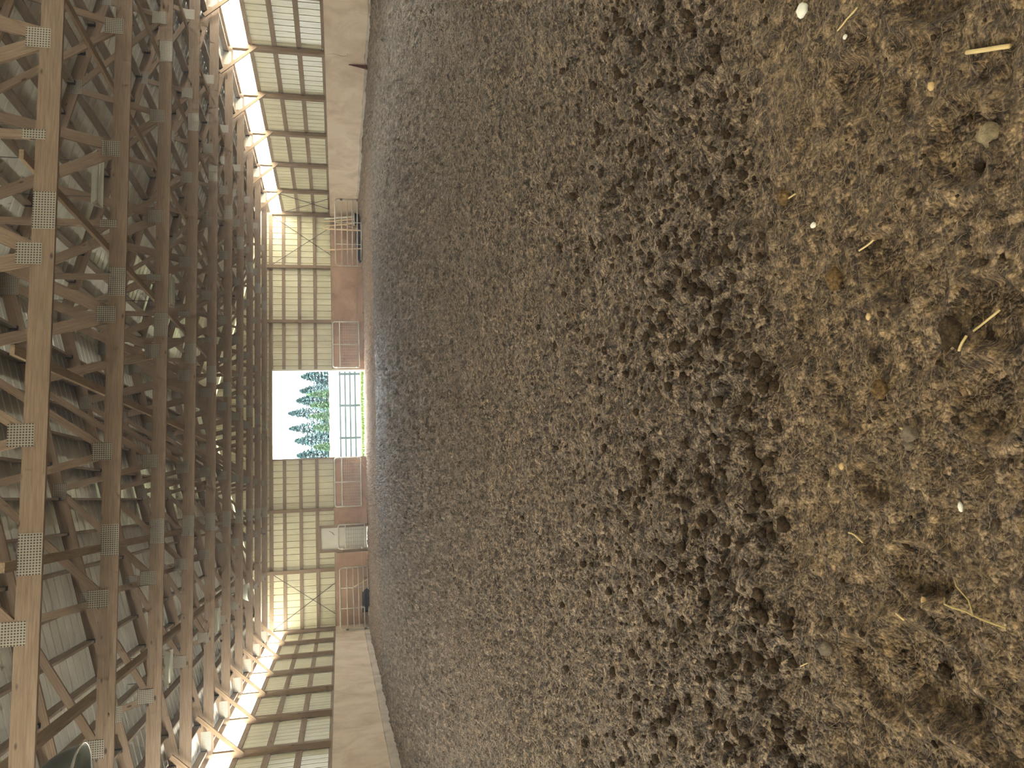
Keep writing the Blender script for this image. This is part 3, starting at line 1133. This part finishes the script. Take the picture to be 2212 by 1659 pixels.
# small white door and its frame
o = tag(bpy.data.objects.new('door_1', None), 'small white flush door behind a narrow gate in the far wall', 'door', kind='structure')
o.location = W((-1.58, YF + .10, .30))
o['_o'] = tuple(W((-1.58, YF + .10, .30)))
COL.objects.link(o)
MB().box(-2.02, -1.15, YF + .09, YF + .13, .05, 2.165).build('panel', M['white_paint'], o)
mb = MB()
for i in range(8):
    a = i / 7
    mb.tube([(-1.27 - .02 * i, YF + .088, 1.83 - .045 * i * (1 if i < 4 else .6)), (-1.30 - .02 * i, YF + .088, 1.80 - .04 * i * (1 if i < 4 else .6))], .012, 5)
mb.build('dirt_smudge', M['dark_pipe'], o)
mb = MB()
mb.box(-1.15, -1.06, YF + .02, YF + .14, .1, 2.22)
mb.box(-2.12, -2.02, YF + .02, YF + .14, .1, 2.22)
mb.box(-2.02, -1.15, YF + .02, YF + .14, 2.165, 2.22)
tag(mb.build('trim_12', M['girt']), 'wooden frame around the small white door', 'trim', kind='structure')

# orange cord looped on the left mesh gate
pts = [(1.55, YF - .17, 1.02), (1.50, YF - .18, .92), (1.46, YF - .18, .80), (1.52, YF - .18, .66), (1.60, YF - .18, .90), (1.50, YF - .18, .58), (1.30, YF - .18, .42), (1.10, YF - .2, .31)]
tag(MB().tube(pts, .012, 6).build('rope', M['cord'], None, True), 'loose orange rope hanging on the mesh gate left of the door opening', 'rope')

# poles leaning in the right corner behind the gate
POL = [((11.72, 31.0, .40), (11.84, 31.75, 1.86), .04, 'white_paint', 'white painted jump pole leaning nearest the right wall in the far corner'),
       ((11.62, 31.0, .42), (11.72, 31.78, 1.91), .028, 'pole', 'bare wooden pole leaning second from the right wall in the far corner'),
       ((11.44, 31.0, .42), (11.52, 31.78, 1.87), .028, 'pole', 'bare wooden pole leaning third from the right wall in the far corner'),
       ((11.05, 30.85, .40), (11.40, 31.75, 1.92), .030, 'pole', 'bare wooden pole leaning at a slant behind the middle of the corner gate'),
       ((11.25, 31.35, .55), (11.80, 31.84, 1.58), .018, 'pole', 'short dull pole crossing low behind the others in the far right corner'),
       ((10.42, 31.3, .30), (10.48, 31.82, 1.93), .028, 'pole', 'single bare wooden pole leaning alone near the inner end of the corner gate')]
for p, q, r, mt, lab in POL:
    p = (p[0], p[1], fh(p[0], p[1]) + .005)
    tag(MB().tube([p, q], r, 10).build('jump_pole', M[mt]), lab, 'pole', 'poles in the far right corner')
# rubber tub and block behind the gate
o = thing('storage_tub', (11.45, 30.62, fh(11.45, 30.62)), 'low black tub behind the far right corner gate', 'tub')
zb = fh(11.45, 30.62)
MB().lathe([(0, .0), (.20, .0), (.25, .22), (.26, .25), (.24, .25), (.19, .03), (0, .03)], (11.45, 30.62, zb), 24).build('body', M['black'], o, True)
MB().lathe([(.26, .235), (.275, .245), (.26, .26), (.245, .245), (.26, .235)], (11.45, 30.62, zb), 24).build('rim', M['white_paint'], o, True)
zb = fh(-4.1, 31.2)
o = thing('cavaletti_block', (-4.1, 31.3, zb), 'dark wooden block lying low behind the far left corner gate', 'block')
MB().box(-4.45, -3.7, 31.15, 31.5, zb, zb + .26).build('body', M['bark'], o)
MB().box(-4.3, -4.2, 31.13, 31.52, zb + .26, zb + .30).build('batten', M['pole'], o)
o = MB().tube([(-3.2, 31.25, fh(-3.2, 31.25) + .03), (-3.55, 31.7, 1.0)], .022, 8).build('jump_pole', M['pole'])
tag(o, 'pale pole leaning behind the far left corner gate', 'pole')
for (x0, y0, rx, nm) in ((10.75, 31.45, .85, 'right'), (-3.9, 30.85, .4, 'left')):
    z_ = fh(x0, y0)
    o = MB().blob((x0, y0, z_ + .10), rx, .15, .15, 31, .18, 0, 22, 11).build('tarp', M['black'], None, True)
    tag(o, 'dark bunched tarp on the ground behind the far %s corner gate' % nm, 'tarp')
# rusty fin stake by the right wall
yk = 20.0
zb = fh(XR - .08, yk) - .03
o = thing('stake', (XR - .06, yk, zb), 'rust red tapering steel stake standing against the right kick wall', 'stake')
mb = MB()
vs = [(XR - .016, yk - .05, zb), (XR - .016, yk + .05, zb), (XR - .12, yk + .03, zb), (XR - .12, yk - .03, zb),
      (XR - .016, yk - .008, .99), (XR - .016, yk + .008, .99), (XR - .03, yk + .006, .985), (XR - .03, yk - .006, .985)]
mb.add(vs, [(0, 1, 2, 3), (7, 6, 5, 4), (0, 4, 5, 1), (1, 5, 6, 2), (2, 6, 7, 3), (3, 7, 4, 0)], vs)
mb.build('blade', M['rust'], o)

# ------------------------------------------------------------------ outdoors beyond the door
rows = np.concatenate([np.concatenate([[YF - .5, YF - .02, YF + .018], np.linspace(YF + .03, 46, 60)]), np.linspace(47, 200, 60)])
cols = np.linspace(-60, 80, 141)
gx, gy = np.meshgrid(cols, rows)


def out_h(x, y):
    x, y = np.asarray(x, float), np.asarray(y, float)
    return Z0 - .01 - .2 * (y < YF + .02) + .10 * np.exp(-((y - YF - 1.6) / .8) ** 2) * (.5 + 1.2 * fbm(x * 1.5, y, 5, 3)) - .06 * sst(34, 40, y) + 2.65 * sst(46, 128, y) + .06 * fbm(x, y, 9, 3)


gh = out_h(gx, gy)
mb = MB()
nr, nc = gx.shape
mb.add(list(zip(gx.ravel(), gy.ravel(), gh.ravel())),
       [(i * nc + j, i * nc + j + 1, (i + 1) * nc + j + 1, (i + 1) * nc + j) for i in range(nr - 1) for j in range(nc - 1)],
       [(0, 0, 0)] * (nr * nc))
tag(mb.build('pasture', M['grass'], None, True), 'sunlit pasture rising beyond the far door opening', 'field', kind='structure')
mb = MB()
rg = random.Random(5)
for i in range(5200):
    x = rg.uniform(.5, 8.5)
    y = YF + 1.0 + abs(rg.gauss(0, 2.2))
    z = float(out_h(x, y)) if i % 1 == 0 else 0
    h_ = rg.uniform(.05, .16)
    a = rg.uniform(0, 6.28)
    w_ = .012
    dx, dy = math.cos(a) * w_, math.sin(a) * w_
    lx, ly = rg.uniform(-.05, .05), rg.uniform(-.05, .05)
    vs = [(x - dx, y - dy, z), (x + dx, y + dy, z), (x + lx, y + ly, z + h_)]
    mb.add(vs, [(0, 1, 2)], vs)
tag(mb.build('grass', M['blade']), 'bright green grass growing just outside the far door opening', 'grass', kind='stuff')

FY = 42.0
root = thing('paddock_fence', (5.0, FY, .2), 'grey four rail board fence standing across the pasture outside the door', 'fence')
for zc in (1.295, 1.02, .755, .485):
    MB().box(-2.4, 12.3, FY, FY + .03, zc - .045, zc + .045).build('rail', M['fence'], root)
for x in (-2.1, -.3, 1.5, 3.27, 5.05, 6.8, 8.55, 10.3, 12.05):
    MB().box(x - .06, x + .06, FY + .03, FY + .15, .1, 1.36).build('fence_post', M['fence'], root)


def conifer(x, y, zt, w_, lab, seed, mat='needle', dens=4200, name='conifer_tree'):
    zb = float(out_h(x, y))
    rg = random.Random(seed)
    root = thing(name, (x, y, zb), lab, 'tree', 'trees beyond the pasture')
    H = zt - zb
    MB().tube([(x, y, zb), (x, y, zb + H * .97)], .1, 7, True, [.16, .02]).build('trunk', M['bark'], root)
    mb = MB()
    for i in range(dens):
        t_ = rg.random() ** 1.35
        z = zb + H * (.04 + .96 * t_)
        lay = .55 + .45 * abs(math.sin(t_ * 26 + rg.uniform(-.4, .4)))
        R = w_ * (1 - t_) ** .8 * lay + .04
        a = rg.uniform(0, 6.28)
        r = R * math.sqrt(rg.uniform(.12, 1))
        c = Vector((x + r * math.cos(a), y + r * math.sin(a), z - .12 * r))
        o_ = Vector((math.cos(a), math.sin(a), rg.uniform(-.5, .25))) * rg.uniform(.3, .6)
        s_ = Vector((-math.sin(a), math.cos(a), rg.uniform(-.4, .4))) * rg.uniform(.08, .16)
        vs = [c - o_ * .5, c + s_, c + o_ * .6, c - s_]
        mb.add(vs, [(0, 1, 2, 3)], vs)
    mb.build('foliage', M[mat], root)


TREES = [(21.6, 7.4), (19.1, 6.95), (16.9, 7.2), (15.3, 7.7), (13.4, 8.9), (11.1, 8.8), (9.1, 7.95), (6.9, 7.7), (4.6, 7.2)]
TW = ['rightmost dark conifer beyond the pasture, partly hidden by the door jamb', 'dark conifer at the right end of the tree row seen through the door',
      'dark conifer second from the right in the tree row', 'dark conifer left of a gap of sky in the tree row',
      'tallest dark conifer in the tree row, right of the middle', 'tall dark conifer in the middle of the tree row',
      'dark conifer left of the middle of the tree row', 'dark conifer at the left end of the tree row seen through the door',
      'leftmost dark conifer beyond the pasture, partly hidden by the door jamb']
for i, ((x, zt), lab) in enumerate(zip(TREES, TW)):
    yy = 120 + (i % 3) * 6
    conifer(1.0 + (x - 1.0) * yy / 120, yy, 1.417 + (zt - 1.417) * yy / 120, 2.3, lab, 50 + i)
for i, (x, zt, lab) in enumerate([(15.3, 5.7, 'light green young tree in front of the conifers, rightmost of its kind'),
                                  (13.7, 5.4, 'light green young tree second from the right in front of the conifers'),
                                  (12.1, 5.5, 'light green young tree third from the right in front of the tallest conifer'),
                                  (10.4, 4.9, 'light green young tree in front of the middle conifers'),
                                  (7.6, 5.0, 'light green young tree at the left in front of the conifers')]):
    conifer(x, 113, zt, .62, lab, 90 + i, 'leaf', 900, 'young_tree')

# ------------------------------------------------------------------ things lying on the footing
def strand(path, r, mat, name, lab, cat, group=None, n=5):
    P = [(x, y, fh(x, y) + r + dz) for (x, y, dz) in path]
    return tag(MB().tube(P, r, n).build(name, M[mat], None, True), lab, cat, group)


def line(x0, y0, x1, y1, lift=.004, bend=.0, n=5):
    out = []
    z0_, z1_ = fh(x0, y0), fh(x1, y1)
    for i in range(n):
        t_ = i / (n - 1)
        x, y = x0 + (x1 - x0) * t_, y0 + (y1 - y0) * t_
        x += bend * math.sin(math.pi * t_)
        want = max(z0_, z1_) + lift
        out.append((x, y, max(0.0, want - fh(x, y)) * .8))
    return out


strand(line(.755, 1.06, .715, .975, .006), .0042, 'straw', 'straw_stalk', 'thick pale straw stalk lying alone nearest the lower right corner of the hall view', 'straw', 'straws on the footing', 7)
strand(line(.49, 1.40, .50, 1.355, .004), .0022, 'straw', 'straw_stalk', 'short pale straw right beside the deep hoof print', 'straw', 'straws on the footing')
strand(line(.70, 1.62, .70, 1.59, .004), .0022, 'straw', 'straw_stalk', 'short straw beside the crumbled dung ball at the edge of the harrowed soil', 'straw', 'straws on the footing')
strand(line(.25, 1.135, .275, 1.075, .006), .0022, 'straw', 'straw_stalk', 'long thin straw beside the grey clod patch', 'straw', 'straws on the footing')
strand(line(.215, 1.145, .24, 1.128, .004), .0026, 'straw', 'straw_stalk', 'short split straw just below the grey clod patch', 'straw', 'straws on the footing')
strand(line(.99, 1.36, 1.0, 1.29, .008), .002, 'straw', 'straw_stalk', 'thin straw standing near the right edge beside a chip', 'straw', 'straws on the footing')
strand(line(-.29, 1.405, -.30, 1.385, .003), .0022, 'straw', 'straw_stalk', 'tiny straw at the rim of the oval boot print', 'straw', 'straws on the footing')
strand(line(-.47, 1.77, -.455, 1.735, .003), .0016, 'straw', 'straw_stalk', 'thin straw among clods at the left of the trodden strip', 'straw', 'straws on the footing')
strand(line(.09, 1.33, .075, 1.295, .006), .0022, 'straw', 'straw_stalk', 'pale straw resting against the cracked grey clod', 'straw', 'straws on the footing')
strand(line(-.13, 1.53, -.15, 1.49, .003, .006), .002, 'straw', 'straw_stalk', 'curved straw in the middle of the trodden strip', 'straw', 'straws on the footing')
# forked twig
tw = thing('twig', (-.26, 1.20, fh(-.26, 1.20)), 'long forked dried twig lying at the lower left of the trodden strip', 'twig')
mb = MB()
P = [(-.245, 1.285), (-.252, 1.262), (-.254, 1.24), (-.258, 1.21), (-.266, 1.175), (-.272, 1.145), (-.274, 1.128)]
mb.tube([(x, y, fh(x, y) + .008) for x, y in P], .002, 5).build('stem', M['twig'], tw, True)
P = [(-.263, 1.19), (-.238, 1.205), (-.215, 1.225), (-.20, 1.245)]
MB().tube([(x, y, fh(x, y) + .007) for x, y in P], .0014, 5).build('branch', M['twig'], tw, True)


def lump(x, y, rx, ry, rz, mat, name, lab, cat, seed, rough=.22, rot=0.0, group=None, sink=.3):
    z = fh(x, y) + rz * (1 - sink)
    return tag(MB().blob((x, y, z), rx, ry, rz, seed, rough, rot, 14, 9).build(name, M[mat], None, True), lab, cat, group)


lump(.58, 1.03, .022, .020, .014, 'pale_clod', 'dry_clod', 'pale cracked dried clod near the lower right corner of the hall view', 'clod', 1)
lump(-.41, 1.67, .016, .026, .014, 'stone', 'stone', 'grey oblong stone left of the small straw', 'stone', 2, .15)
lump(.075, 1.30, .016, .020, .012, 'stone', 'dry_clod', 'grey cracked clod beside a pale straw in the middle of the trodden strip', 'clod', 3, .3)
lump(.055, 1.315, .012, .012, .009, 'stone', 'dry_clod', 'smaller grey clod touching the cracked one', 'clod', 4, .3)
lump(.255, 1.165, .034, .026, .010, 'clod', 'dry_clod', 'flat cracked clod patch pressed into the footing beside the long thin straw', 'clod', 5, .3)
lump(-.07, 1.22, .010, .005, .005, 'chip', 'white_chip', 'bright white oblong chip near the bottom of the trodden strip', 'chip', 6, .1)
lump(.45, 1.49, .026, .020, .016, 'dung', 'dung_ball', 'pale brown crumbled dung ball in front of the deep hoof print', 'dung', 7, .3)
lump(.71, 1.635, .020, .018, .015, 'dung', 'dung_ball', 'yellowish crumbled dung ball at the edge of the harrowed soil', 'dung', 8, .35)
lump(.175, 1.37, .022, .016, .014, 'dung', 'dung_ball', 'frayed straw coloured dung lump in the middle of the trodden strip', 'dung', 9, .35)
lump(1.13, 1.49, .018, .017, .012, 'chip', 'white_chip', 'round pale chip among dark clods near the right edge', 'chip', 10, .15)
lump(.60, 1.54, .007, .010, .005, 'chip', 'white_chip', 'small white chip left of the dung balls', 'chip', 11, .15)
lump(-.395, 1.335, .016, .015, .010, 'clod', 'soil_lump', 'angular clod lying inside the oval boot print', 'clod', 12, .3)
lump(.97, 1.35, .006, .006, .004, 'chip', 'white_chip', 'tiny white chip under the thin straw near the right edge', 'chip', 13, .1)
lump(.34, 1.40, .008, .008, .006, 'woodchip', 'wood_chip', 'small tan wood chip left of the deep hoof print', 'chip', 14, .2)
lump(.02, 1.55, .009, .007, .005, 'woodchip', 'wood_chip', 'tan wood chip alone in the middle of the trodden strip', 'chip', 15, .2)
lump(.74, 1.15, .009, .007, .006, 'woodchip', 'wood_chip', 'orange tan wood chip near the thick straw stalk', 'chip', 16, .2)
lump(-.255, 1.33, .008, .006, .005, 'woodchip', 'wood_chip', 'tan wood chip on the rim of the oval boot print', 'chip', 17, .2)

# ---- uncountable stuff: loose crumbs and root fibres
rg = np.random.RandomState(3)


def scatter_crumbs():
    N = 2600
    xs = rg.uniform(-1.4, 2.2, N)
    ys = 1.75 + np.abs(rg.normal(0, .8, N))
    ys[:500] = rg.uniform(.95, 1.9, 500)
    hs, _ = floor_h(xs, ys)
    tmpl = MB().blob((0, 0, 0), 1, 1, .8, 5, .25, 0, 7, 5)
    tv = np.array([tuple(v) for v in tmpl.v])
    mb = MB()
    for i in range(N):
        r = .006 + .013 * rg.rand() ** 2.5
        if i < 500:
            r *= .5
        a = rg.uniform(0, 6.28)
        sc_ = np.array([r * rg.uniform(.7, 1.3), r * rg.uniform(.7, 1.3), r])
        q = tv * sc_
        q = np.stack([q[:, 0] * math.cos(a) - q[:, 1] * math.sin(a), q[:, 0] * math.sin(a) + q[:, 1] * math.cos(a), q[:, 2]], 1)
        q += np.array([xs[i], ys[i], hs[i] + r * .4])
        mb.add(q.tolist(), tmpl.f, q.tolist())
    tag(mb.build('soil_crumbs', M['clod'], None, True), 'loose dark soil crumbs strewn over the harrowed edge', 'soil', kind='stuff')


def scatter_fibres():
    N = 34000
    ys = .85 + np.minimum(rg.gamma(1.5, 1.3, N), 11.0)
    xs = rg.uniform(-.8, 1.05, N) * (.6 + ys * .5) + ys * .14
    L = rg.uniform(.006, .03, N) * (.65 + .25 * ys)
    a = rg.normal(0, 1, N) * np.where(ys > 1.9, .45, .9)  # farther strands run crosswise, standing in for rim-lit soil crests
    cur = rg.normal(0, .9, N)
    n = 5
    P = np.zeros((N, n, 3))
    cx, cy2 = xs.copy(), ys.copy()
    for i in range(n):
        P[:, i, 0], P[:, i, 1] = cx, cy2
        ang = a + cur * (i - 2) * .5
        cx = cx + np.cos(ang) * L / (n - 1)
        cy2 = cy2 + np.sin(ang) * L / (n - 1)
    h, _ = floor_h(P[:, :, 0].ravel(), P[:, :, 1].ravel())
    P[:, :, 2] = h.reshape(N, n) + .0015
    wd_ = (.00012 + .00014 * ys) * rg.uniform(.6, 1.3, N)
    ta = np.stack([-np.sin(a), np.cos(a), np.zeros(N)], 1)
    w_ = (ta * wd_[:, None])[:, None, :]
    up = np.zeros((N, 1, 3))
    up[:, 0, 2] = wd_ * 1.6
    V = np.stack([P - w_, P + w_, P + up], 2).reshape(-1, 3)
    base = (np.arange(N) * n * 3)[:, None, None]
    k3 = (np.arange(n - 1) * 3)[None, :, None]
    F = np.concatenate([base + k3 + np.array([0, 3, 5, 2])[None, None], base + k3 + np.array([1, 2, 5, 4])[None, None]], 1).reshape(-1, 4)
    G = np.zeros((N, n, 3, 3))
    G[..., 0] = np.arange(N)[:, None, None] * .37 + np.arange(n)[None, :, None] * .01
    G[..., 1] = (np.arange(N) * .11)[:, None, None]
    mb = MB()
    mb.v, mb.f, mb.g = V.tolist(), F.tolist(), G.reshape(-1, 3).tolist()
    tag(mb.build('root_fibres', M['fiber']), 'fine pale root fibres over the footing, farther ones standing in for lit soil crests', 'fibre', kind='stuff')


scatter_crumbs()
scatter_fibres()
for o in bpy.data.objects:
    if '_o' in o:
        del o['_o']
